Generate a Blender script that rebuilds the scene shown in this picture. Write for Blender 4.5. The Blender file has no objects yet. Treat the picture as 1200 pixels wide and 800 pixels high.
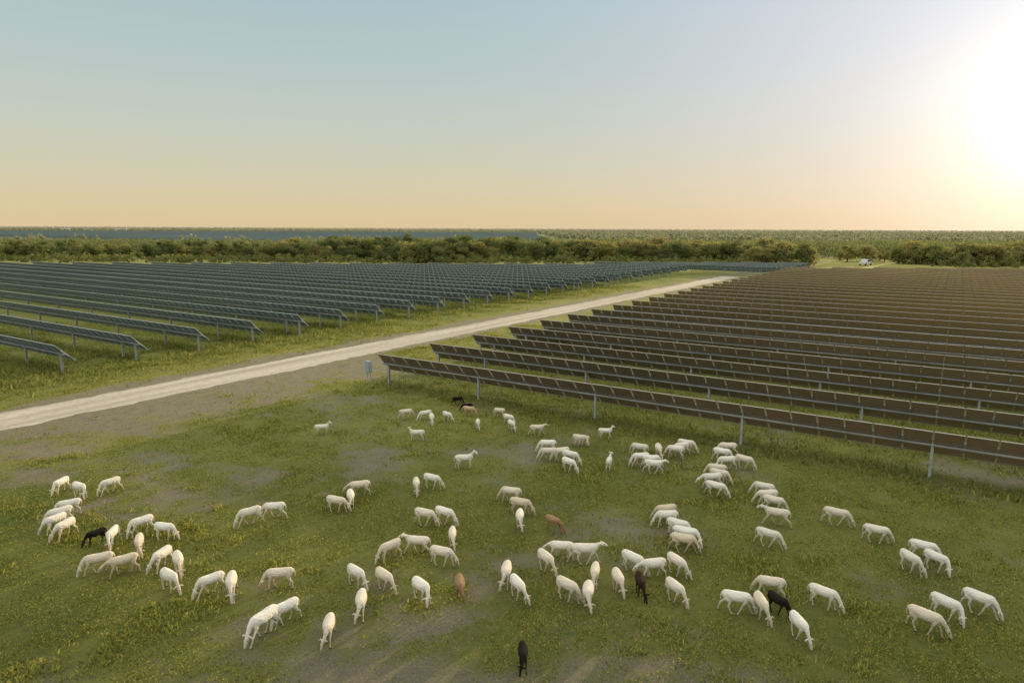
import bpy, bmesh, math, random
import numpy as np
from mathutils import Vector, Matrix
random.seed(7); rng=np.random.default_rng(7)
scene=bpy.context.scene
scene.view_settings.view_transform='Standard'
try: scene.view_settings.look='None'
except: pass
scene.view_settings.exposure=0
COL=scene.collection

def lin(c):
    return tuple(((v/255)/12.92 if v/255<=.04045 else ((v/255+.055)/1.055)**2.4) for v in c)+(1,)

# ---------------------------------------------------------------- camera
H=10.5; PITCH=math.atan(132/800)
cam_d=bpy.data.cameras.new("camera"); cam=bpy.data.objects.new("camera",cam_d); COL.objects.link(cam)
cam_d.sensor_fit='HORIZONTAL'; cam_d.sensor_width=36; cam_d.lens=24; cam_d.clip_end=20000; cam_d.clip_start=.5
CM=Matrix.Translation((0,0,H))@Matrix.Rotation(math.pi/2-PITCH,4,'X')@Matrix.Rotation(math.radians(.25),4,'Z')
cam.matrix_world=CM
scene.camera=cam
def survey(u,v,z=0.0):
    d=CM.to_3x3()@Vector(((u-600)/800,(400-v)/800,-1))
    t=(z-H)/d.z
    return d.x*t,d.y*t

# field frame: rows run along R, road runs along N
A=math.radians(33.0); R=Vector((math.cos(A),-math.sin(A),0)); N=Vector((math.sin(A),math.cos(A),0))
def sq(s,q): 
    p=R*s+N*q; return p.x,p.y

# ---------------------------------------------------------------- light + sky
SUN_AZ=math.radians(36.2); SUN_EL=math.radians(7.0)
SD=Vector((math.sin(SUN_AZ)*math.cos(SUN_EL),math.cos(SUN_AZ)*math.cos(SUN_EL),math.sin(SUN_EL)))
sl=bpy.data.lights.new("sun",'SUN'); sl.energy=5; sl.angle=math.radians(.6); sl.color=(1,.76,.42)
so=bpy.data.objects.new("sun",sl); COL.objects.link(so); so.rotation_euler=SD.to_track_quat('Z','Y').to_euler()

world=bpy.data.worlds.new("World"); scene.world=world; world.use_nodes=True
nt=world.node_tree; nt.nodes.clear()
def nn(nt,t,**k):
    n=nt.nodes.new(t)
    for a,b in k.items(): setattr(n,a,b)
    return n
out=nn(nt,'ShaderNodeOutputWorld'); bg=nn(nt,'ShaderNodeBackground'); nt.links.new(bg.outputs[0],out.inputs[0])
tc=nn(nt,'ShaderNodeTexCoord'); sep=nn(nt,'ShaderNodeSeparateXYZ'); nt.links.new(tc.outputs['Generated'],sep.inputs[0])
mr=nn(nt,'ShaderNodeMapRange'); mr.inputs['From Min'].default_value=-.1; mr.inputs['From Max'].default_value=.9
nt.links.new(sep.outputs['Z'],mr.inputs[0])
ramp=nn(nt,'ShaderNodeValToRGB'); nt.links.new(mr.outputs[0],ramp.inputs[0])
stops=[(-.1,(120,110,85)),(-.004,(205,186,150)),(.0,(219,196,154)),(.025,(220,201,160)),(.06,(213,204,173)),(.11,(202,204,186)),(.165,(191,202,195)),(.22,(181,198,198)),(.3,(170,194,200))]
cr=ramp.color_ramp
while len(cr.elements)<len(stops)+2: cr.elements.new(.5)
for e,(z,c) in zip(cr.elements,stops): e.position=z+.1; e.color=lin(c)
cr.elements[-2].position=.62; cr.elements[-2].color=(.95,.97,.94,1)
cr.elements[-1].position=1.0; cr.elements[-1].color=(1.3,1.3,1.22,1)
def dotdir(az,el):
    vd=nn(nt,'ShaderNodeVectorMath',operation='DOT_PRODUCT'); nt.links.new(tc.outputs['Generated'],vd.inputs[0]); az=math.radians(az); el=math.radians(el)
    vd.inputs[1].default_value=(math.sin(az)*math.cos(el),math.cos(az)*math.cos(el),math.sin(el))
    mx=nn(nt,'ShaderNodeMath',operation='MAXIMUM'); nt.links.new(vd.outputs['Value'],mx.inputs[0]); mx.inputs[1].default_value=0
    return mx.outputs[0]
D1=dotdir(39.4,7.4); D2=dotdir(31,19)
cur=ramp.outputs[0]
for dd,k,st,c in ((D2,14,.22,(1,.56,.80)),(D1,28,.20,(1,.88,.70)),(D1,80,.36,(1,.91,.76)),(D1,380,.8,(1,.90,.72)),(D1,1500,6.0,(1,.88,.66))):
    p=nn(nt,'ShaderNodeMath',operation='POWER'); nt.links.new(dd,p.inputs[0]); p.inputs[1].default_value=k
    m=nn(nt,'ShaderNodeVectorMath',operation='SCALE'); m.inputs[0].default_value=[v*st for v in c]; nt.links.new(p.outputs[0],m.inputs['Scale'])
    ad=nn(nt,'ShaderNodeVectorMath',operation='ADD'); nt.links.new(cur,ad.inputs[0]); nt.links.new(m.outputs[0],ad.inputs[1]); cur=ad.outputs[0]
sky=nn(nt,'ShaderNodeTexSky',sky_type='NISHITA'); sky.sun_disc=False; sky.sun_elevation=SUN_EL; sky.sun_rotation=SUN_AZ
m=nn(nt,'ShaderNodeVectorMath',operation='SCALE'); nt.links.new(sky.outputs[0],m.inputs[0]); m.inputs['Scale'].default_value=.0003
ad=nn(nt,'ShaderNodeVectorMath',operation='ADD'); nt.links.new(cur,ad.inputs[0]); nt.links.new(m.outputs[0],ad.inputs[1])
nt.links.new(ad.outputs[0],bg.inputs[0]); bg.inputs[1].default_value=1.0

# ---------------------------------------------------------------- materials
def mat(name,col,rough=.8,metal=0,spec=.3,noise=None,transl=0,island=False):
    m=bpy.data.materials.new(name); m.use_nodes=True; t=m.node_tree; t.nodes.clear()
    o=nn(t,'ShaderNodeOutputMaterial'); b=nn(t,'ShaderNodeBsdfPrincipled'); t.links.new(b.outputs[0],o.inputs[0])
    b.inputs['Base Color'].default_value=tuple(col[:3])+(1,); b.inputs['Roughness'].default_value=rough; b.inputs['Metallic'].default_value=metal
    b.inputs['Specular IOR Level'].default_value=spec
    src=None
    if noise:
        sc,c2,lo,hi=noise
        tx=nn(t,'ShaderNodeTexCoord'); n=nn(t,'ShaderNodeTexNoise'); n.inputs['Scale'].default_value=sc; n.inputs['Detail'].default_value=4
        t.links.new(tx.outputs['Object'],n.inputs['Vector'])
        r=nn(t,'ShaderNodeMapRange'); r.inputs['From Min'].default_value=lo; r.inputs['From Max'].default_value=hi; t.links.new(n.outputs[0],r.inputs[0])
        x=nn(t,'ShaderNodeMix',data_type='RGBA'); x.inputs[6].default_value=tuple(col[:3])+(1,); x.inputs[7].default_value=tuple(c2[:3])+(1,)
        t.links.new(r.outputs[0],x.inputs[0]); src=x.outputs[2]
    if island:
        g=nn(t,'ShaderNodeNewGeometry'); x=nn(t,'ShaderNodeMix',data_type='RGBA'); t.links.new(g.outputs['Random Per Island'],x.inputs[0])
        if src: t.links.new(src,x.inputs[6])
        else: x.inputs[6].default_value=tuple(col[:3])+(1,)
        x.inputs[7].default_value=tuple(island)+(1,); src=x.outputs[2]
    if src: t.links.new(src,b.inputs['Base Color'])
    if transl:
        tr=nn(t,'ShaderNodeBsdfTranslucent'); ms=nn(t,'ShaderNodeMixShader'); ms.inputs[0].default_value=transl
        if src: t.links.new(src,tr.inputs[0])
        else: tr.inputs[0].default_value=tuple(col[:3])+(1,)
        t.links.new(b.outputs[0],ms.inputs[1]); t.links.new(tr.outputs[0],ms.inputs[2]); t.links.new(ms.outputs[0],o.inputs[0])
    return m

# ---------------------------------------------------------------- noise helpers
TAB=rng.random((256,256))
def vnoise(x,y,sc,seed=0):
    x=np.asarray(x)/sc+seed*17.3; y=np.asarray(y)/sc+seed*9.7
    xi=np.floor(x).astype(int); yi=np.floor(y).astype(int); fx=x-xi; fy=y-yi
    fx=fx*fx*(3-2*fx); fy=fy*fy*(3-2*fy)
    g=lambda a,b:TAB[a%256,b%256]
    return (g(xi,yi)*(1-fx)+g(xi+1,yi)*fx)*(1-fy)+(g(xi,yi+1)*(1-fx)+g(xi+1,yi+1)*fx)*fy
def fbm(x,y,scs,seed=0):
    w=1;t=0;r=0
    for i,s in enumerate(scs):
        r=r+w*vnoise(x+y*.35,y-x*.35,s,seed+i); t+=w; w*=.78
    return r/t
def sst(a,b,x):
    t=np.clip((x-a)/(b-a),0,1); return t*t*(3-2*t)
def cover(x,y):
    s=x*R.x+y*R.y; q=x*N.x+y*N.y
    b=fbm(x,y,(5,2.4,1.3,.7,.45))
    wob=(fbm(x,y,(6,2.5,1.2),31)-.5)*9
    bias=0.125+0*x
    bias=bias-.36*(1-sst(2.2,4.2,np.abs(s+43+wob*.2)))
    bias=bias-.20*sst(-47.5,-46,s)*(1-sst(-46,-44,s))
    bias=bias-.34*sst(-41.5,-40,s)*(1-sst(-38.5,-31,s+wob*.6))*(1-sst(36,46,q+wob))*sst(8,22,q+wob)
    bias=bias+.12*(1-sst(-49,-47,s))
    bias=bias+.08*sst(36,42,q)*sst(-40.6,-39,s)
    bias=bias-.17*(1-sst(13.5,16.5,y+wob*.6))
    return sst(.35,.66,b+bias)
def dry(x,y):
    s=x*R.x+y*R.y
    d=.27+1.3*(fbm(x,y,(9,4,1.7,.8),77)-.47)
    d=d+.30*sst(-52,-47,s)*(1-sst(-36,-32,s))
    d=d+.8*sst(165,182,y+0*x)*(1-sst(480,600,y))
    return np.clip(d,0,1)

# ---------------------------------------------------------------- ground sheet
def axis(fine_lo,fine_hi,step,lo,hi,g=1.12):
    a=list(np.arange(fine_lo,fine_hi+step,step)); d=step; v=a[-1]
    while v<hi: d*=g; v+=d; a.append(min(v,hi))
    d=step; v=a[0]
    while v>lo: d*=g; v-=d; a.insert(0,max(v,lo))
    return np.array(a)
gx=axis(-48,45,.33,-9000,9000); gy=axis(10,72,.33,-3000,12000)
X,Y=np.meshgrid(gx,gy); nx,ny=len(gx),len(gy)
co=np.stack([X.ravel(),Y.ravel(),np.zeros(nx*ny)],1)
i=np.arange(nx*ny).reshape(ny,nx)
fa=np.stack([i[:-1,:-1].ravel(),i[:-1,1:].ravel(),i[1:,1:].ravel(),i[1:,:-1].ravel()],1)
def npmesh(name,co,fa):
    me=bpy.data.meshes.new(name); n=len(co); k=fa.shape[1]; m_=len(fa)
    me.vertices.add(n); me.vertices.foreach_set('co',np.asarray(co,np.float32).ravel())
    me.loops.add(m_*k); me.loops.foreach_set('vertex_index',fa.astype(np.int32).ravel())
    me.polygons.add(m_); me.polygons.foreach_set('loop_start',np.arange(0,m_*k,k,dtype=np.int32))
    try: me.polygons.foreach_set('loop_total',np.full(m_,k,np.int32))
    except Exception: pass
    me.update(calc_edges=True); me.validate(); return me
me=npmesh("ground",co,fa)
at=me.attributes.new('cover','FLOAT_COLOR','POINT')
cc=np.zeros((nx*ny,4),np.float32); cc[:,0]=cover(co[:,0],co[:,1]); cc[:,1]=dry(co[:,0],co[:,1]); cc[:,3]=1
at.data.foreach_set('color',cc.ravel())
def obj(name,me,kind=None,parent=None,mats=()):
    o=bpy.data.objects.new(name,me); COL.objects.link(o)
    if kind: o["kind"]=kind
    if parent: o.parent=parent
    for m in mats: me.materials.append(m)
    return o
gm=bpy.data.materials.new("grass_and_soil"); gm.use_nodes=True; t=gm.node_tree; t.nodes.clear()
o_=nn(t,'ShaderNodeOutputMaterial'); b=nn(t,'ShaderNodeBsdfPrincipled'); t.links.new(b.outputs[0],o_.inputs[0]); b.inputs['Roughness'].default_value=.95; b.inputs['Specular IOR Level'].default_value=.1
at_=nn(t,'ShaderNodeAttribute',attribute_name='cover'); sp=nn(t,'ShaderNodeSeparateColor'); t.links.new(at_.outputs['Color'],sp.inputs[0])
tx=nn(t,'ShaderNodeTexCoord')
def noi(sc,det=5,ro=.6):
    n=nn(t,'ShaderNodeTexNoise'); n.inputs['Scale'].default_value=sc; n.inputs['Detail'].default_value=det; n.inputs['Roughness'].default_value=ro; t.links.new(tx.outputs['Object'],n.inputs['Vector']); return n.outputs[0]
def mathn(op,a,b_):
    n=nn(t,'ShaderNodeMath',operation=op)
    for j,v in enumerate((a,b_)):
        if isinstance(v,(int,float)): n.inputs[j].default_value=v
        else: t.links.new(v,n.inputs[j])
    return n.outputs[0]
def rmp(v,lo,hi,a=0,b_=1):
    n=nn(t,'ShaderNodeMapRange'); t.links.new(v,n.inputs[0]); n.inputs[1].default_value=lo; n.inputs[2].default_value=hi; n.inputs[3].default_value=a; n.inputs[4].default_value=b_; return n.outputs[0]
def mix(f,a,b_):
    n=nn(t,'ShaderNodeMix',data_type='RGBA')
    if isinstance(f,(int,float)): n.inputs[0].default_value=f
    else: t.links.new(f,n.inputs[0])
    for j,v in ((6,a),(7,b_)):
        if isinstance(v,tuple): n.inputs[j].default_value=v+(1,)
        else: t.links.new(v,n.inputs[j])
    return n.outputs[2]
nf=noi(4.5,10,.95); nm=noi(1.6,6,.8); nl=noi(.12,4); nxl=noi(.006,5,.6)
cv=mathn('ADD',sp.outputs[0],mathn('MULTIPLY',mathn('SUBTRACT',nf,.5),3.4))
cv=mathn('ADD',cv,mathn('MULTIPLY',mathn('SUBTRACT',nm,.5),2.2)); cv=rmp(cv,.0,.72,.10,1)
soil=mix(rmp(nm,.38,.62),(.18,.150,.108),(.265,.225,.165)); soil=mix(rmp(noi(16,3),.5,.75),soil,(.36,.32,.25))
grass=mix(rmp(nf,.42,.58),(.040,.060,.013),(.215,.230,.050)); grass=mix(rmp(nl,.35,.65,0,.4),grass,(.165,.175,.042))
grass=mix(rmp(nm,.42,.60,0,.5),grass,(.065,.100,.020))
straw=mix(rmp(nf,.40,.60),(.38,.33,.105),(.21,.22,.055)); grass=mix(sp.outputs[1],grass,straw)
colr=mix(cv,soil,grass)
pos=nn(t,'ShaderNodeSeparateXYZ'); t.links.new(tx.outputs['Object'],pos.inputs[0])
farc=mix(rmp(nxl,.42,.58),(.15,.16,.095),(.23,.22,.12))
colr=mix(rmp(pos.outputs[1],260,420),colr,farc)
t.links.new(colr,b.inputs['Base Color'])
bp=nn(t,'ShaderNodeBump'); bp.inputs['Strength'].default_value=1; bp.inputs['Distance'].default_value=.10; t.links.new(mathn('ADD',nf,mathn('MULTIPLY',nm,.8)),bp.inputs['Height']); t.links.new(bp.outputs[0],b.inputs['Normal'])
ground=obj("ground",me,"structure",mats=[gm]); ground["label"]="patchy green pasture with bare grey soil and dry tufts"

# ---------------------------------------------------------------- road
def strip(name,pts,halfw,z,jit=.3):
    P=[Vector((p[0],p[1],0)) for p in pts]; dense=[]
    for a,b_ in zip(P[:-1],P[1:]):
        k=max(1,int((b_-a).length/.25))
        for j in range(k): dense.append(a.lerp(b_,j/k))
    dense.append(P[-1]); vs=[];fs=[]
    ax=np.array([p.x for p in dense]); ay=np.array([p.y for p in dense])
    J1=fbm(ax,ay,(4,1.3,.7,.35),3)-.5; J2=fbm(ax,ay,(4,1.3,.7,.35),8)-.5
    for j,p in enumerate(dense):
        d=(dense[min(j+1,len(dense)-1)]-dense[max(j-1,0)]).normalized(); n=Vector((d.y,-d.x,0))
        vs+= [p-n*(halfw+jit*J1[j]*4),p+n*(halfw+jit*J2[j]*4)]
        if j: fs.append((2*j-2,2*j-1,2*j+1,2*j))
    me=bpy.data.meshes.new(name); me.from_pydata([(v.x,v.y,z) for v in vs],[],fs); me.update(); return me
rm=bpy.data.materials.new("crushed_limestone"); rm.use_nodes=True; t=rm.node_tree; t.nodes.clear()
o_=nn(t,'ShaderNodeOutputMaterial'); b=nn(t,'ShaderNodeBsdfPrincipled'); t.links.new(b.outputs[0],o_.inputs[0]); b.inputs['Roughness'].default_value=.95; b.inputs['Specular IOR Level'].default_value=.1
tx=nn(t,'ShaderNodeTexCoord')
mp0=nn(t,'ShaderNodeMapping'); t.links.new(tx.outputs['Object'],mp0.inputs[0]); mp0.inputs['Rotation'].default_value=(0,0,A)
mp=nn(t,'ShaderNodeMapping'); t.links.new(mp0.outputs[0],mp.inputs[0]); mp.inputs['Scale'].default_value=(1.1,.04,1)
wv=nn(t,'ShaderNodeTexNoise'); t.links.new(mp.outputs[0],wv.inputs['Vector']); wv.inputs['Scale'].default_value=1.1; wv.inputs['Detail'].default_value=3
nf=noi(2.2,6,.75)
c=mix(rmp(wv.outputs[0],.38,.62),(.40,.34,.255),(.56,.49,.385)); c=mix(rmp(nf,.48,.72),c,(.34,.285,.21)); t.links.new(c,b.inputs['Base Color'])
bp=nn(t,'ShaderNodeBump'); bp.inputs['Strength'].default_value=.4; bp.inputs['Distance'].default_value=.04; t.links.new(nf,bp.inputs['Height']); t.links.new(bp.outputs[0],b.inputs['Normal'])
pts=[sq(-43,q) for q in (-40,0,60,120,157)]
road=obj("road",strip("road",pts,2.0,.008),"structure",mats=[rm]); road["label"]="pale crushed limestone track between the solar blocks"
pth=obj("path",strip("path",[(80,181),(92,181),(104,184),(118,186)],2.5,.008),"structure",mats=[rm]); pth["label"]="pale gravel turning area behind the panel rows"

# ---------------------------------------------------------------- tufts (geometry)
def tufts(name,x,y,h,w,nb,mt,spread=.05):
    n=len(x); x=np.repeat(x,nb); y=np.repeat(y,nb); h=np.repeat(h,nb)*rng.uniform(.5,1.2,n*nb); w=np.repeat(w,nb)*rng.uniform(.6,1.3,n*nb); spread=np.repeat(spread*np.ones(n),nb)
    a=rng.uniform(0,2*np.pi,n*nb); bx=x+rng.normal(0,1,n*nb)*spread; by=y+rng.normal(0,1,n*nb)*spread
    l=h*rng.uniform(.2,1.3,n*nb); a2=a+np.pi/2
    co=np.empty((n*nb,4,3))
    co[:,0]=np.stack([bx-np.cos(a)*w*.5,by-np.sin(a)*w*.5,0*bx],1)
    co[:,1]=np.stack([bx+np.cos(a)*w*.5,by+np.sin(a)*w*.5,0*bx],1)
    tx_=bx+np.cos(a2)*l; ty_=by+np.sin(a2)*l
    co[:,2]=np.stack([tx_+np.cos(a)*w*.3,ty_+np.sin(a)*w*.3,h],1)
    co[:,3]=np.stack([tx_-np.cos(a)*w*.3,ty_-np.sin(a)*w*.3,h*.93],1)
    fa=np.arange(n*nb*4).reshape(-1,4)
    return obj(name,npmesh(name,co.reshape(-1,3),fa),"stuff",mats=[mt])
gmat=mat("weed_leaves",(.09,.13,.024),.8,transl=.5,island=(.48,.44,.10),spec=.1)
tmat=mat("tall_grass_blades",(.10,.145,.03),.8,transl=.5,island=(.42,.39,.11),spec=.1)
n=380000
yy=11+64*rng.random(n)**1.35; xx=rng.uniform(-1,1,n)*(.82*yy+5)
s_,q_=xx*R.x+yy*R.y, xx*N.x+yy*N.y
cvv=cover(xx,yy); clump=fbm(xx,yy,(1.2,.55,.3),51)
keep=(rng.random(n)<(cvv**1.2)*sst(.25,.64,clump)*.8+.04)&(np.abs(s_+43)>2.5)
xx,yy=xx[keep],yy[keep]
big=sst(.56,.72,fbm(xx,yy,(2.5,.8),90))
hh=rng.uniform(.012,.036,len(xx))*(1+big*1.9)*(1+yy/80); ww=rng.uniform(.012,.034,len(xx))*(1+yy/40)
g=tufts("grass",xx,yy,hh,ww,4,gmat,.09*(1+yy/60)); g["label"]="low green weeds and grass clumps covering the pasture"
n=26000
s_=-56+rng.normal(0,3.2,n); q_=rng.uniform(8,120,n)
s2=rng.uniform(-34,24,14000); q2=32+rng.random(14000)**1.2*40
s_=np.concatenate([s_,s2]); q_=np.concatenate([q_,q2])
k=(fbm(s_,q_,(3,1.2),12)>.42); s_,q_=s_[k],q_[k]
xx=s_*R.x+q_*N.x; yy=s_*R.y+q_*N.y
g=tufts("tall_grass",xx,yy,rng.uniform(.12,.42,len(xx))*np.where(s_<-45,1,.6),rng.uniform(.03,.08,len(xx)),4,tmat,.15); g["label"]="taller grass growing under and beside the panel rows"

# ---------------------------------------------------------------- solar rows
steel=mat("galvanised_steel",(.52,.54,.55),.45,.35,.5,noise=(9,(.36,.38,.40),.4,.65))
tubem=mat("weathered_tube_steel",(.42,.42,.41),.6,.2,.3,noise=(4,(.30,.30,.30),.4,.65))
alumR=mat("module_frame",(.46,.41,.36),.5,.2,.4); alumL=mat("module_frame_pale",(.50,.54,.57),.5,.2,.4)
front=mat("solar_glass",(.012,.018,.035),.12,0,.6)
backL=mat("module_back_blue",(.175,.25,.325),.4,0,.4,noise=(1.1,(.22,.295,.365),.35,.65))
def haze_tint(m,c):  # paints the sun's golden haze into the back colour, stronger with x
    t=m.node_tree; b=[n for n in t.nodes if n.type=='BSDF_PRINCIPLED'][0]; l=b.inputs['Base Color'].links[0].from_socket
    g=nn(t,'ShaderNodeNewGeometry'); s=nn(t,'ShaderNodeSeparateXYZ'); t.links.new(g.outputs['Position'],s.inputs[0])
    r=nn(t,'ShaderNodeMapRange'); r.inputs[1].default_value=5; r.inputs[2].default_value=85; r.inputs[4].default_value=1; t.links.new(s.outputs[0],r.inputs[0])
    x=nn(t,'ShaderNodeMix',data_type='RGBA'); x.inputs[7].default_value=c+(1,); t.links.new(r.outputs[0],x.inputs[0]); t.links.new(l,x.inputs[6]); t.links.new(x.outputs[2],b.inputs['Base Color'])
backR=mat("module_back_flare_brown",(.25,.18,.145),.45,0,.4,noise=(1.1,(.195,.145,.12),.35,.65)); haze_tint(backR,(.85,.56,.30))  # brown base carries the warm sun flare as colour, golden haze on top
TILT=math.radians(44); TUBE=1.42; SEC=8.0; CH=.93
cu=Vector((0,-math.cos(TILT),math.sin(TILT))); fn=Vector((0,math.sin(TILT),math.cos(TILT)))
def addbox(bm,c,ax,ay,az,hx,hy,hz,mi=0):
    vs=[bm.verts.new(c+ax*(hx*i)+ay*(hy*j)+az*(hz*k)) for i in(-1,1) for j in(-1,1) for k in(-1,1)]
    for f in ((0,1,3,2),(4,6,7,5),(0,4,5,1),(2,3,7,6),(0,2,6,4),(1,5,7,3)):
        fc=bm.faces.new([vs[i] for i in f]); fc.material_index=mi
    return vs
EX=Vector((1,0,0)); EY=Vector((0,1,0)); EZ=Vector((0,0,1))
def section_mesh(backm,alum):
    bm=bmesh.new(); nmod=7; pw=SEC/nmod
    for j in range(nmod):
        c=Vector(((j+.5)*pw,0,TUBE))+fn*.13; hw=pw/2-.028
        for sg in(-1,1):
            addbox(bm,c+cu*(sg*(CH-.02)),EX,cu,fn,hw,.02,.02,0)
            addbox(bm,c+EX*(sg*(hw-.015)),EX,cu,fn,.015,CH-.041,.02,0)
        q=[c+EX*(a*(hw-.031))+cu*(b_*(CH-.041)) for a,b_ in((-1,-1),(1,-1),(1,1),(-1,1))]
        f=bm.faces.new([bm.verts.new(v-fn*.004) for v in q]); f.material_index=1
        f=bm.faces.new([bm.verts.new(v+fn*.008) for v in reversed(q)]); f.material_index=2
        addbox(bm,c-fn*.012,EX,cu,fn,hw-.04,.010,.006,0)
        for a in(-.3,0,.3): addbox(bm,c-fn*.018+EX*(a*pw)+cu*.05,EX,cu,fn,.04,.025,.010,4)
    for j in range(nmod+1):
        x=min(max(j*pw,.035),SEC-.035)
        addbox(bm,Vector((x,0,TUBE))+fn*.085,EX,cu,fn,.035 if 0<j<nmod else .018,.38,.022,4)
    me=bpy.data.meshes.new("solar_panel"); bm.to_mesh(me); bm.free()
    for m_ in (alum,backm,front,steel,tubem): me.materials.append(m_)
    return me
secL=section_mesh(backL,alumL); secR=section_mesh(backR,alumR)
bm=bmesh.new(); bmesh.ops.create_cone(bm,cap_ends=True,segments=8,radius1=.06,radius2=.06,depth=SEC)
bmesh.ops.rotate(bm,verts=bm.verts,matrix=Matrix.Rotation(math.pi/2,3,'Y')); bmesh.ops.translate(bm,verts=bm.verts,vec=(SEC/2,0,TUBE))
tubeme=bpy.data.meshes.new("torque_tube"); bm.to_mesh(tubeme); bm.free(); tubeme.materials.append(tubem)
bm=bmesh.new()
for sg in(-1,1): addbox(bm,Vector((0,sg*.075,TUBE/2-.06)),EX,EY,EZ,.055,.006,TUBE/2-.05)
addbox(bm,Vector((0,0,TUBE/2-.06)),EX,EY,EZ,.005,.068,TUBE/2-.05)
addbox(bm,Vector((0,0,TUBE-.04)),EX,EY,EZ,.04,.12,.085)
postme=bpy.data.meshes.new("support_post"); bm.to_mesh(postme); bm.free(); postme.materials.append(steel)

def row(s0,q,nsec,secme,side,first=False):
    x,y=sq(s0,q); e=bpy.data.objects.new("solar_panel_row",None); COL.objects.link(e); e.empty_display_size=.5
    e.location=(x,y,0); e.rotation_euler=(0,0,-A)
    e["category"]="solar panels"; e["group"]="rows of tilted solar panels"
    e["label"]=side
    t_=obj("torque_tube",tubeme,parent=e); t_.scale=(nsec,1,1)
    dt=random.uniform(-.02,.02)
    for j in range(nsec):
        p=obj("solar_panel",secme,parent=e)
        a=dt+random.uniform(-.006,.006); p.rotation_euler=(a,0,0); p.location=(j*SEC,TUBE*math.sin(a),TUBE*(1-math.cos(a)))
    ph=0 if first else random.uniform(1.2,SEC-1.2)
    xs=[.5]+[j*SEC+ph for j in range(1 if first else 0,nsec)]+[nsec*SEC-.5]
    for xx_ in xs:
        p=obj("support_post",postme,parent=e); p.location=(xx_,0,0)
PIT=5.33
k=0
while True:
    q=33.5+PIT*k; s0=-32.2
    smin=(.839*q-160)/.545
    s0=-32.2+SEC*max(0,math.ceil((smin+32.2)/SEC))
    if s0>16: break
    n=int(round((23.8+ (8 if q>100 else 0) -s0)/SEC))
    if n<=0: break
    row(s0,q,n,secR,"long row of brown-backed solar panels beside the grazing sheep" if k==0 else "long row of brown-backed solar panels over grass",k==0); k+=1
k=0
while True:
    q=17.6+5.38*k; send=-53.4 if q<161 else -32
    lim=max((.839*q-(172 if q<161 else 184))/.545, -2.78*q-14)
    n=int((send-lim)/SEC)
    if n<=0: break
    row(send-n*SEC,q,n,secL,"long row of blue-grey solar panels beside the limestone track" ); k+=1
    if k>40: break

def boxobj(name,c,h,mt,parent=None,bev=.01):
    bm=bmesh.new(); addbox(bm,Vector(c),EX,EY,EZ,*h); bmesh.ops.recalc_face_normals(bm,faces=bm.faces)
    if bev: bmesh.ops.bevel(bm,geom=bm.edges[:],offset=bev,segments=2,affect='EDGES')
    me=bpy.data.meshes.new(name); bm.to_mesh(me); bm.free(); return obj(name,me,parent=parent,mats=[mt])
cab=mat("cabinet_paint",(.30,.34,.38),.5)
def empty(name,x,y,rot=0,**k):
    e=bpy.data.objects.new(name,None); COL.objects.link(e); e.location=(x,y,0); e.rotation_euler=(0,0,rot)
    for a,b_ in k.items(): e[a]=b_
    return e
x,y=sq(-33.3,33.2)
e=empty("electrical_cabinet",x,y,-A,category="electrical box",label="blue-grey electrical cabinet on posts at a row end")
boxobj("cabinet_body",(0,0,1.10),(.22,.14,.40),cab,e,.015); boxobj("door",(0,-.152,1.10),(.19,.010,.36),mat("door_paint",(.34,.39,.44),.45),e,.004)
for sx in(-.16,.16): boxobj("leg",(sx,.02,.34),(.03,.03,.34),steel,e,.004)
h_=boxobj("handle",(.14,-.170,1.10),(.012,.010,.06),steel,e,.003)

# ---------------------------------------------------------------- sheep
def loft(bm,pts,seg=12):
    P=[Vector(p[:3]) for p in pts]; rings=[]
    for i,p in enumerate(P):
        d=(P[min(i+1,len(P)-1)]-P[max(i-1,0)]).normalized()
        side=Vector((0,1,0)) if abs(d.y)<.8 else Vector((1,0,0))
        side=(side-d*side.dot(d)).normalized(); up=d.cross(side).normalized()
        rw,rh=pts[i][3],pts[i][4]
        rings.append([bm.verts.new(p+side*(rw*math.cos(2*math.pi*k/seg))+up*(rh*math.sin(2*math.pi*k/seg))) for k in range(seg)])
    for a,b_ in zip(rings[:-1],rings[1:]):
        for k in range(seg): bm.faces.new((a[k],a[(k+1)%seg],b_[(k+1)%seg],b_[k]))
    bm.faces.new(list(reversed(rings[0]))); bm.faces.new(rings[-1])
dark=mat("hoof_and_eye",(.03,.025,.02),.5)
wool=bpy.data.textures.new("wool_lumps",'CLOUDS'); wool.noise_scale=.07; wool.noise_depth=2
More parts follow.
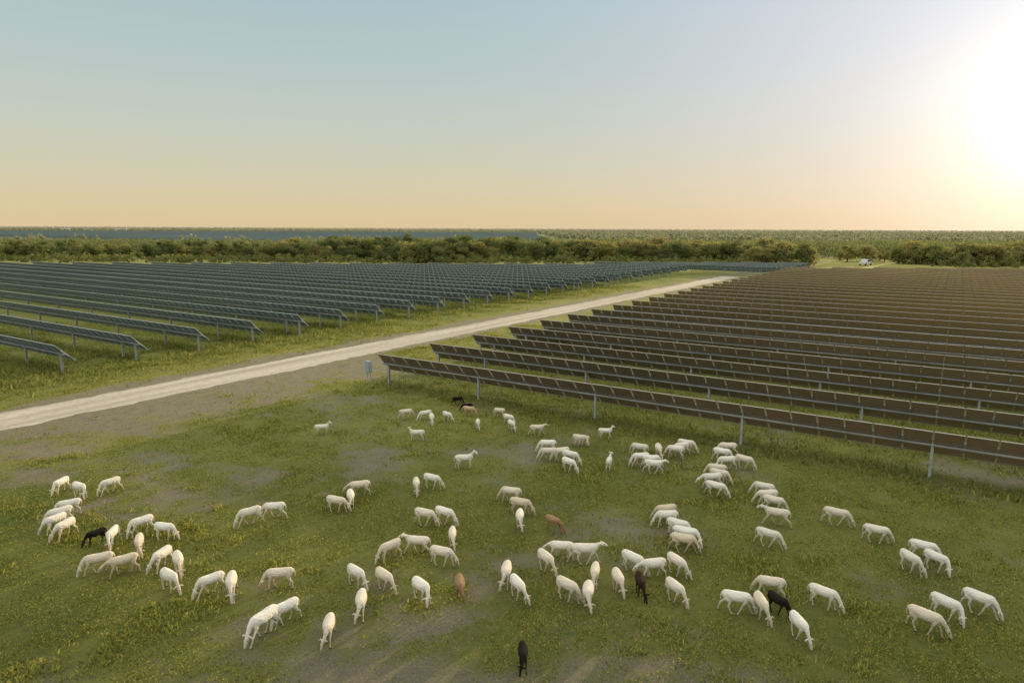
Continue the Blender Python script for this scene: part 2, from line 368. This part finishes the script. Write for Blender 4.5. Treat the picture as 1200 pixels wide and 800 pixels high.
def sheep_mesh(pose,turn=0,walk=0,fat=1.0):
    bm=bmesh.new(); fat*=.93
    loft(bm,[(-.485,0,.61,.04,.05),(-.46,0,.61,.085,.09),(-.41,0,.61,.13*fat,.125),(-.30,0,.60,.162*fat,.145),(-.14,0,.575,.19*fat,.157),(.05,0,.565,.195*fat,.160),(.20,0,.575,.170*fat,.156),(.30,0,.59,.128,.142),(.37,0,.605,.095,.115),(.41,0,.615,.055,.075)],16)
    loft(bm,[(-.10,0,.50,.10,.08),(.02,0,.485,.125,.10),(.14,0,.50,.10,.08)],12)
    def tr(x,z,w,h,y=0):
        dx=x-.33; dx=dx*.76 if dx>0 else dx
        if z>.62: z=.62+(z-.62)*.80
        f=min(1,max(0,dx/.25)); a=turn*f
        return (.33+dx*math.cos(a)-y*math.sin(a),dx*math.sin(a)+y*math.cos(a),z,w,h)
    if pose=='graze':
        neck=[(.24,.61,.10,.13),(.36,.58,.084,.107),(.48,.50,.060,.076),(.56,.41,.049,.059),(.62,.33,.044,.050)]
        head=[(.585,.37,.042,.046),(.625,.31,.057,.063),(.675,.235,.052,.057),(.72,.155,.038,.043),(.75,.09,.032,.032),(.76,.065,.020,.020)]
        ear=(.61,.345); eye=(.678,.248)
    elif pose=='low':
        neck=[(.24,.61,.10,.125),(.38,.60,.082,.097),(.50,.56,.060,.073),(.60,.50,.050,.058),(.67,.455,.045,.050)]
        head=[(.64,.49,.042,.046),(.69,.45,.057,.063),(.76,.39,.052,.057),(.82,.325,.038,.043),(.87,.27,.032,.032),(.885,.25,.019,.019)]
        ear=(.68,.485); eye=(.762,.40)
    elif pose=='level':
        neck=[(.24,.61,.10,.125),(.38,.66,.082,.097),(.50,.72,.061,.074),(.60,.755,.051,.060)]
        head=[(.57,.765,.047,.052),(.63,.76,.057,.063),(.72,.72,.051,.055),(.80,.675,.039,.043),(.86,.645,.032,.032),(.88,.635,.02,.02)]
        ear=(.615,.79); eye=(.715,.745)
    else:
        neck=[(.22,.60,.10,.125),(.34,.69,.082,.097),(.42,.79,.061,.074),(.47,.88,.051,.060)]
        head=[(.44,.90,.047,.052),(.50,.915,.057,.063),(.60,.885,.051,.055),(.68,.845,.039,.043),(.74,.82,.032,.032),(.76,.81,.02,.02)]
        ear=(.485,.95); eye=(.59,.91)
    loft(bm,[tr(*p) for p in neck]); loft(bm,[tr(*p) for p in head])
    for sg in(-1,1):
        e0=tr(ear[0],ear[1],.015,.028,sg*.045); e1=tr(ear[0]-.005,ear[1]-.005,.018,.040,sg*.09); e2=tr(ear[0]+.0,ear[1]-.02,.014,.032,sg*.14); e3=tr(ear[0]+.005,ear[1]-.035,.010,.014,sg*.175)
        loft(bm,[e0,e1,e2,e3],8)
    w=walk
    for sg in(-1,1):
        f=sg*w*.13; y=sg*.09
        loft(bm,[(.25,y*.8,.57,.055,.09),(.26+f*.15,y,.48,.049,.072),(.25+f*.3,y,.39,.038,.044),(.26+f*.7,y,.31,.028,.031),(.273+f,y,.22,.027,.028),(.265+f*1.25,y,.13,.021,.022),(.258+f*1.5,y,.065,.021,.022),(.275+f*1.6,y,.032,.027,.030),(.28+f*1.6,y,.0,.029,.034)],10)
        f=-sg*w*.13; y=sg*.095
        loft(bm,[(-.34,y*.75,.61,.065,.10),(-.33,y,.515,.064,.104),(-.285+f*.4,y,.435,.049,.071),(-.325+f*.6,y,.345,.035,.043),(-.395+f*.9,y,.265,.026,.031),(-.388+f*1.1,y,.17,.022,.024),(-.385+f*1.4,y,.075,.021,.022),(-.368+f*1.5,y,.032,.027,.030),(-.362+f*1.5,y,.0,.029,.034)],10)
    loft(bm,[(-.44,0,.67,.022,.025),(-.49,0,.655,.026,.022),(-.515,0,.57,.026,.018),(-.52,0,.48,.022,.016),(-.515,0,.40,.012,.012)],8)
    bmesh.ops.recalc_face_normals(bm,faces=bm.faces)
    me=bpy.data.meshes.new("tmp"); bm.to_mesh(me); bm.free()
    o=bpy.data.objects.new("tmp",me); COL.objects.link(o)
    m_=o.modifiers.new("r",'REMESH'); m_.mode='VOXEL'; m_.voxel_size=.0120; m_.use_smooth_shade=True
    m2=o.modifiers.new("s",'SMOOTH'); m2.factor=.5; m2.iterations=3
    m3=o.modifiers.new("d",'DISPLACE'); m3.texture=wool; m3.texture_coords='LOCAL'; m3.strength=.024; m3.mid_level=.5
    dg=bpy.context.evaluated_depsgraph_get(); me2=bpy.data.meshes.new_from_object(o.evaluated_get(dg)); me2.name="sheep_body"
    bpy.data.objects.remove(o); bpy.data.meshes.remove(me)
    me2.materials.clear(); me2.materials.append(None); me2.materials.append(dark)
    eyes=[Vector(tr(eye[0],eye[1],0,0,sg*.053)[:3]) for sg in(-1,1)]
    nose=Vector(tr(head[-1][0],head[-1][1],0,0)[:3])
    for p in me2.polygons:
        c_=p.center
        if c_.z<.035 and c_.x<.5 or any((c_-q_).length<.018 for q_ in eyes) or (c_-nose).length<.020: p.material_index=1
        p.use_smooth=True
    return me2
VAR={'g':[sheep_mesh('graze',0,.4),sheep_mesh('graze',.45,.8),sheep_mesh('graze',-.5,.7,1.05),sheep_mesh('graze',.15,1.1)],
     'l':[sheep_mesh('low',0,.9),sheep_mesh('low',-.35,.7)],
     'v':[sheep_mesh('level',.1,1.1)],
     's':[sheep_mesh('up',.2,.4),sheep_mesh('up',-.5,.3)]}
def fleece(name,c1,c2):
    m=bpy.data.materials.new(name); m.use_nodes=True; t=m.node_tree; b=t.nodes['Principled BSDF']; b.inputs['Roughness'].default_value=1; b.inputs['Specular IOR Level'].default_value=.03
    b.inputs['Sheen Weight'].default_value=.35; b.inputs['Sheen Roughness'].default_value=.6; b.inputs['Sheen Tint'].default_value=(1,.88,.68,1)
    if c1[0]<.1: b.inputs['Sheen Weight'].default_value=.05
    tx=nn(t,'ShaderNodeTexCoord'); n=nn(t,'ShaderNodeTexNoise'); n.inputs['Scale'].default_value=7; n.inputs['Detail'].default_value=6; n.inputs['Roughness'].default_value=.75; t.links.new(tx.outputs['Object'],n.inputs['Vector'])
    oi=nn(t,'ShaderNodeObjectInfo'); a_=nn(t,'ShaderNodeMath',operation='ADD'); t.links.new(n.outputs[0],a_.inputs[0]); t.links.new(oi.outputs['Random'],a_.inputs[1])
    r=nn(t,'ShaderNodeMapRange'); r.inputs[1].default_value=.55; r.inputs[2].default_value=1.5; t.links.new(a_.outputs[0],r.inputs[0])
    x=nn(t,'ShaderNodeMix',data_type='RGBA'); x.inputs[6].default_value=c1+(1,); x.inputs[7].default_value=c2+(1,); t.links.new(r.outputs[0],x.inputs[0]); 
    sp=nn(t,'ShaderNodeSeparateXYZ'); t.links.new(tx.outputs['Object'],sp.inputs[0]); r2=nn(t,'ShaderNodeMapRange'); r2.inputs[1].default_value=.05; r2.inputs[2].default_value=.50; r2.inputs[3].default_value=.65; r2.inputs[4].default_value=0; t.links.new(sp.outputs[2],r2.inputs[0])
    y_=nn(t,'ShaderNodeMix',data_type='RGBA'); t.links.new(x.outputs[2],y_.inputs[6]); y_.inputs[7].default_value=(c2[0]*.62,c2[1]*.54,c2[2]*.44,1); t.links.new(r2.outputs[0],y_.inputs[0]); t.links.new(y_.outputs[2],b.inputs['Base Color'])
    n2=nn(t,'ShaderNodeTexNoise'); n2.inputs['Scale'].default_value=24; n2.inputs['Detail'].default_value=6; n2.inputs['Roughness'].default_value=.65; t.links.new(tx.outputs['Object'],n2.inputs['Vector']); bp=nn(t,'ShaderNodeBump'); bp.inputs['Strength'].default_value=1; bp.inputs['Distance'].default_value=.06; t.links.new(n2.outputs[0],bp.inputs['Height']); t.links.new(bp.outputs[0],b.inputs['Normal'])
    return m
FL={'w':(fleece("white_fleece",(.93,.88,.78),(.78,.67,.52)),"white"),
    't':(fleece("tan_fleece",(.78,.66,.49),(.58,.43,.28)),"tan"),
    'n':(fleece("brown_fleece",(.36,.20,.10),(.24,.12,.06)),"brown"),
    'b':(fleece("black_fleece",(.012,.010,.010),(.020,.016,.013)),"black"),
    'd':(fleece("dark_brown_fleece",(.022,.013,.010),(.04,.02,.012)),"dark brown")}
POSE={'g':"grazing with its head down in the grass",'l':"walking with its head lowered over grass",'v':"walking with its neck stretched forward on grass",'s':"standing with its head raised on grass"}
S="""379 501 10 s w .9;477 483 30 g w .9;497 485 200 g w .9;506 490 -80 g w .9;537 468 20 g b .85;546 476 190 g b .75;551 480 -20 g t .9;525 487 -50 g w .9;487 508 185 s w .9;560 496 -95 g w .85;584 482 150 g w .85;597 490 -40 g w .85;600 497 -60 g w .85;631 502 10 v w .9;711 506 8 s w .9;681 514 -10 g w .9;
640 521 170 g w 1;641 530 185 g w 1;656 530 200 g w 1;670 534 -30 g w 1;668 543 -40 g w 1;682 515 200 g w .8;714 541 85 s w .9;748 525 160 g w 1;749 536 200 g w 1;765 539 10 g w 1;768 545 -10 v w 1;772 527 -80 g w 1;790 527 170 g w 1;806 521 -15 g w 1;797 524 200 l w 1;
851 524 175 g w 1;848 531 -10 g w 1;850 540 190 g w 1;838 549 170 g w 1;845 556 -20 g w 1;832 560 195 l w 1;841 571 -20 g w 1;874 540 -25 g w 1;893 571 150 g w 1;897 580 200 g w 1;909 588 -15 g w 1;908 602 175 v w 1.05;903 628 -30 g w 1;983 603 -20 g w 1.05;1030 623 -5 g w 1;1069 657 -50 g w 1;1085 642 -20 g w 1;1100 656 -35 g w 1;
1088 725 -30 g w 1.05;1112 710 -35 g w 1.05;1151 704 -30 g w 1.05;968 697 -30 g w 1;900 684 165 g w 1;866 703 -10 g w 1;893 710 -75 g w 1;914 706 -50 g b .90;938 733 -75 g w 1;793 691 -50 g w 1;751 684 -85 g d 1;725 680 -70 g w .95;744 657 -35 g w 1;763 663 200 l w 1;795 660 -60 g w 1;
689 695 -95 g w 1;667 689 -40 g w 1;697 672 -90 g w .95;688 645 5 v w 1.1;655 641 175 l w 1;641 656 -60 g w 1;608 687 -70 g w 1;593 671 -95 g w 1;609 607 -85 g w .95;597 577 160 g w 1;612 591 -25 g t 1;650 612 -50 g n .9;539 686 -90 g n .9;495 689 -60 g w 1;520 649 -30 g w 1;530 628 -92 g w .95;487 635 170 v w 1.0;
455 643 215 g w 1;500 604 -35 g w 1;523 602 -30 g w 1;508 562 -30 g w 1;488 568 -80 g w .95;546 538 5 s w 1.05;452 677 -50 g w 1;419 673 -50 g w 1;423 706 -85 g w 1;385 735 -88 g w .95;396 588 -35 g w 1;411 582 -75 g w .95;419 570 185 l w 1;319 595 175 g w 1;290 603 205 g w 1.05;
332 715 225 g w 1;306 728 230 g w 1.15;325 674 178 g w 1;271 684 -88 g w 1;244 682 205 g w 1;200 678 -55 g w 1;209 658 -80 g w 1;188 653 235 g w 1;195 620 -20 g w .95;163 637 -80 g w .95;163 614 215 g w 1;141 659 190 l t 1.05;112 657 195 g w 1.05;110 627 215 g b .82;131 627 -95 g w 1;
70 567 250 g w .95;94 572 -50 g w .95;127 567 215 g w 1;78 592 200 g w .95;67 602 215 g w 1;62 611 225 g w 1;74 618 235 g w 1;778 598 200 g t 1;779 605 190 g w 1;797 616 -20 g w 1;806 625 -15 g w 1.05;803 634 -10 g t 1;613 768 -88 g b .82"""
for i_,rec in enumerate(S.replace("\n","").split(";")):
    u,v,yaw,ps,cl,sc=rec.split(); u,v,yaw,sc=float(u),float(v),float(yaw),float(sc)
    sc*=.88
    x,y=survey(u,v,.46*sc)
    yaw=math.radians(yaw+random.uniform(-8,8))-math.atan2(x,y)*.6
    me=random.choice(VAR[ps])
    o=bpy.data.objects.new("sheep",me); COL.objects.link(o)
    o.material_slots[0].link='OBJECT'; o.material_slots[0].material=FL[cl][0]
    o.scale=(sc*random.uniform(.92,1.0),sc*random.uniform(.88,1.06),sc*random.uniform(.96,1.02))
    o.rotation_euler=(0,0,yaw); o.location=(x-math.cos(yaw)*.05,y-math.sin(yaw)*.05,0)
    o["category"]="sheep"; o["group"]="flock of sheep grazing beside solar panels"; o["label"]="%s short-haired sheep %s"%(("small " if sc<.8 else "")+FL[cl][1],POSE[ps])

# ---------------------------------------------------------------- trees
def leafcloud(centers,rad,n,size,flat=.8):
    ci=rng.integers(0,len(centers),n); d=rng.normal(0,1,(n,3)); d/=np.linalg.norm(d,axis=1)[:,None]
    rr=rng.random(n)**.4
    p=centers[ci]+d*(rad[ci]*rr)[:,None]*np.array([1,1,flat])
    a=rng.normal(0,1,(n,3)); a/=np.linalg.norm(a,axis=1)[:,None]; b_=np.cross(a,rng.normal(0,1,(n,3))); b_/=np.linalg.norm(b_,axis=1)[:,None]
    sz=(size*rng.uniform(.5,1.3,n))[:,None]
    co=np.stack([p-a*sz*.5,p+b_*sz*.35,p+a*sz*.5,p-b_*sz*.35],1); co[...,2]=np.maximum(co[...,2],.05)
    return co.reshape(-1,3),np.arange(n*4).reshape(-1,4)
leafs=[mat("oak_leaves",(.14,.165,.055),.8,transl=.5,island=(.24,.25,.08),spec=.1),mat("mesquite_leaves",(.24,.235,.08),.8,transl=.55,island=(.38,.34,.12),spec=.1),mat("elm_leaves",(.12,.155,.058),.8,transl=.5,island=(.21,.235,.085),spec=.1)]
bark=mat("bark",(.09,.07,.05),.9,noise=(6,(.14,.11,.08),.4,.6))
TREES=[]
for vi in range(9):
    Ht=rng.uniform(5.6,7.4); W=Ht*rng.uniform(.42,.68); nc=24
    ang=rng.uniform(0,2*np.pi,nc); rr=np.sqrt(rng.random(nc))*W*.85
    zz=Ht*rng.uniform(.10,.88,nc); rr*=1-.5*np.clip((zz/Ht-.5)/.4,0,1)
    cen=np.stack([np.cos(ang)*rr,np.sin(ang)*rr,zz],1); rad=rng.uniform(.65,1.5,nc)
    co,fa=leafcloud(cen,rad,3000,.40)
    cm=npmesh("crown",co,fa); cm.materials.append(leafs[vi%3])
    bm=bmesh.new()
    top=Vector((rng.uniform(-.3,.3),rng.uniform(-.3,.3),Ht*.6))
    loft(bm,[(0,0,-.05,.26,.26),(0,0,.3,.19,.19),(top.x*.4,top.y*.4,Ht*.3,.15,.15),(top.x,top.y,Ht*.6,.08,.08),(top.x,top.y,Ht*.8,.03,.03)],7)
    for j in range(6):
        c_=cen[j]; st=Vector((top.x*.4,top.y*.4,Ht*(.16+.03*j))); en=Vector(c_); mid=st.lerp(en,.5)+Vector((0,0,-.15))
        loft(bm,[(*st,.09,.09),(*mid,.06,.06),(*en,.02,.02)],6)
    tm=bpy.data.meshes.new("trunk"); bm.to_mesh(tm); bm.free(); tm.materials.append(bark)
    TREES.append((cm,tm,Ht))
def front_y(x):
    return 222-12*float(sst(20,110,np.array(x,float)))+7*math.sin(x*.043)+5*math.sin(x*.11+1)
def top_h(x):
    return 5.4+1.1*float(sst(-95,-50,np.array(x,float)))+1.1*math.exp(-((x+35)/40)**2)+.5*math.exp(-((x-45)/30)**2)+.4*math.exp(-((x-105)/30)**2)
cnt=0
for rowi in range(4):
    x=-225+rowi*2
    while x<225 and cnt<298:
        y=front_y(x)+rowi*7+random.uniform(-4,4)
        if not(92<x<122 and y<222) :
            cm,tm,Ht=random.choice(TREES+([TREES[1],TREES[4],TREES[7]]*4 if x>40 else [])); target=top_h(x)*random.choice((.66,.8,.88,.95,1.0,1.06,1.18))*(.85 if rowi==0 else 1)  # golden crowns favoured towards the right, painting in the warm sun haze
            e=empty("tree",x,y,random.uniform(0,6.28),category="tree",group="belt of trees behind the solar farm",label="light green mesquite tree at the edge of the woodland" if cm.materials[0]==leafs[1] else "leafy rounded scrub oak at the edge of the woodland")
            s_=target/Ht; e.scale=(s_*random.uniform(1.0,1.7),s_*random.uniform(1.0,1.5),s_)
            obj("crown",cm,parent=e); obj("trunk",tm,parent=e); cnt+=1
        x+=random.uniform(3.8,8)
def woods(name,bands,mt,label,leaf):
    C=[];Rd=[]
    for (y0,y1,x0,x1,n,h0,h1,thr) in bands:
        ys=rng.uniform(y0,y1,n); xs=rng.uniform(x0,x1,n)
        k=fbm(xs,ys*2.0,((x1-x0)/14,(x1-x0)/45,(x1-x0)/110),61)>thr; xs,ys=xs[k],ys[k]
        hs=rng.uniform(h0,h1,len(xs))
        for f in(.2,.5,.8):
            C.append(np.stack([xs+rng.normal(0,1,len(xs)),ys+rng.normal(0,1,len(xs)),hs*f],1)); Rd.append(hs*.28*rng.uniform(.8,1.5,len(xs)))
    C=np.concatenate(C); Rd=np.concatenate(Rd); co,fa=leafcloud(C,Rd,len(C)*leaf[0],leaf[1])
    o=obj(name,npmesh(name,co,fa),"stuff",mats=[mt]); o["label"]=label
m0=mat("bush_leaves",(.17,.185,.06),.8,transl=.5,island=(.30,.29,.10),spec=.1)
m1=mat("woodland_leaves",(.16,.185,.075),.8,transl=.5,island=(.23,.24,.095),spec=.1)
m2=mat("scrubland_leaves",(.27,.285,.185),.8,transl=.5,island=(.31,.31,.195),spec=.02)  # leaf colour greyed, aerial haze painted in
m3=mat("distant_wood_leaves",(.40,.40,.33),.9,transl=.5,island=(.43,.42,.33),spec=.02)  # paler still: horizon haze put into the leaf colour
woods("bushes",[(203,218,-230,88,700,1.0,2.8,.40),(198,206,125,230,220,1.0,2.4,.40)],m0,"low yellow-green bushes along the woodland edge",(26,.5))
woods("woodland",[(252,330,-280,-90,1100,4.4,5.5,.2),(252,340,-90,300,1900,5.2,6.5,.15)],m1,"dense dark green woodland on the flat plain",(16,.9))
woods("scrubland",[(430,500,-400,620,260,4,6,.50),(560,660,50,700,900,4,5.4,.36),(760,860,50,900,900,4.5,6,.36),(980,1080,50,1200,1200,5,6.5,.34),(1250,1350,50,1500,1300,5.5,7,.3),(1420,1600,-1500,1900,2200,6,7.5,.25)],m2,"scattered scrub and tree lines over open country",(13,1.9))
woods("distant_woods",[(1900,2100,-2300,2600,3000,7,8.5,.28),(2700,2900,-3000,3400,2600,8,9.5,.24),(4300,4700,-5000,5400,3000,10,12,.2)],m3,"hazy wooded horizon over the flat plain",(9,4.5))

# far solar field
bm=bmesh.new(); 
for k in range(0,200):
    q=300+9*k
    for j in range(100):
        s=-1800+22*j; x,y=sq(s+11,q)
        if 440<y<1400 and -.95*y-50<x<.03*y-(20 if y<600 else 0) and not (980<y<1005):
            a=R*s+N*q; b_=R*(s+21)+N*q
            lo=Vector((N.x*.9,N.y*.9,.6)); hi=Vector((-N.x*.9,-N.y*.9,2.9))
            bm.faces.new([bm.verts.new(v) for v in (a+lo,b_+lo,b_+hi,a+hi)])
me=bpy.data.meshes.new("solar_panel_field"); bm.to_mesh(me); bm.free()
o=obj("solar_panel_field",me,"stuff",mats=[mat("distant_panels",(.38,.47,.54),.5)]); o["label"]="distant blue field of solar panel rows beyond the trees"

# farm buildings near the horizon
wall=mat("pale_siding",(.5,.49,.46),.7); roofm=mat("metal_roof",(.40,.41,.42),.4,.3); doorm=mat("barn_door",(.2,.2,.22),.6)
for (x,y,L,W,hh) in ((-1060,1640,22,12,7),(-1000,1630,14,10,6.5),(-930,1640,26,14,7)):
    e=empty("barn",x,y,.2,category="farm building",group="farm buildings near the horizon",label="low white farm building with metal gable roof")
    boxobj("wall",(0,0,hh*.3),(L/2,W/2,hh*.3),wall,e,0)
    bm=bmesh.new(); z0=hh*.6+.01
    v=[bm.verts.new(p) for p in((-L/2-.5,-W/2-.5,z0),(L/2+.5,-W/2-.5,z0),(L/2+.5,W/2+.5,z0),(-L/2-.5,W/2+.5,z0),(-L/2-.5,0,hh),(L/2+.5,0,hh))]
    for f in((0,1,5,4),(2,3,4,5),(0,4,3),(1,2,5),(0,3,2,1)): bm.faces.new([v[i] for i in f])
    me=bpy.data.meshes.new("roof"); bm.to_mesh(me); bm.free(); obj("roof",me,parent=e,mats=[roofm])
    boxobj("door",(L*.2,-W/2-.06,1.4),(1.8,.05,1.4),doorm,e,0)

# white pickup parked by the trees
paint=mat("white_car_paint",(.7,.69,.66),.3,0,.5); glass=mat("car_glass",(.02,.03,.04),.1); tyre=mat("tyre_rubber",(.02,.02,.02),.8); rimm=mat("rim_metal",(.5,.5,.5),.4,.6)
def truck(x,y,rot,label):
    e=empty("pickup_truck",x,y,rot,category="pickup truck",label=label)
    prof=[(-2.7,.45),(-2.7,1.05),(-1.0,1.08),(-.9,1.75),(-.6,1.85),(.7,1.83),(1.25,1.15),(2.55,1.0),(2.7,.75),(2.65,.42)]
    bm=bmesh.new(); a=[bm.verts.new((p[0],-.93,p[1])) for p in prof]; b_=[bm.verts.new((p[0],.93,p[1])) for p in prof]
    bm.faces.new(a); bm.faces.new(list(reversed(b_)))
    for i in range(len(prof)): bm.faces.new((a[i],a[i-1],b_[i-1],b_[i]))
    bmesh.ops.recalc_face_normals(bm,faces=bm.faces); bmesh.ops.bevel(bm,geom=bm.edges[:],offset=.05,segments=2,affect='EDGES')
    me=bpy.data.meshes.new("body"); bm.to_mesh(me); bm.free(); obj("body",me,parent=e,mats=[paint])
    for sg in(-1,1):
        bm=bmesh.new(); f=bm.faces.new([bm.verts.new(p) for p in((-.75,sg*.945,1.2),(.95,sg*.945,1.2),(.6,sg*.945,1.7),(-.7,sg*.945,1.7))]); me=bpy.data.meshes.new("window"); bm.to_mesh(me); bm.free(); obj("window",me,parent=e,mats=[glass])
        for wx in(-1.75,1.75):
            bm=bmesh.new(); bmesh.ops.create_cone(bm,cap_ends=True,segments=20,radius1=.4,radius2=.4,depth=.28); bmesh.ops.rotate(bm,verts=bm.verts,matrix=Matrix.Rotation(math.pi/2,3,'X'))
            me=bpy.data.meshes.new("wheel"); bm.to_mesh(me); bm.free(); w=obj("wheel",me,parent=e,mats=[tyre]); w.location=(wx,sg*.84,.4)
            bm=bmesh.new(); bmesh.ops.create_cone(bm,cap_ends=True,segments=16,radius1=.22,radius2=.2,depth=.05); bmesh.ops.rotate(bm,verts=bm.verts,matrix=Matrix.Rotation(math.pi/2,3,'X'))
            me=bpy.data.meshes.new("rim"); bm.to_mesh(me); bm.free(); r_=obj("rim",me,parent=w,mats=[rimm]); r_.location=(0,sg*.15,0)
truck(107,208,.7,"white pickup truck parked on dry grass by the trees")
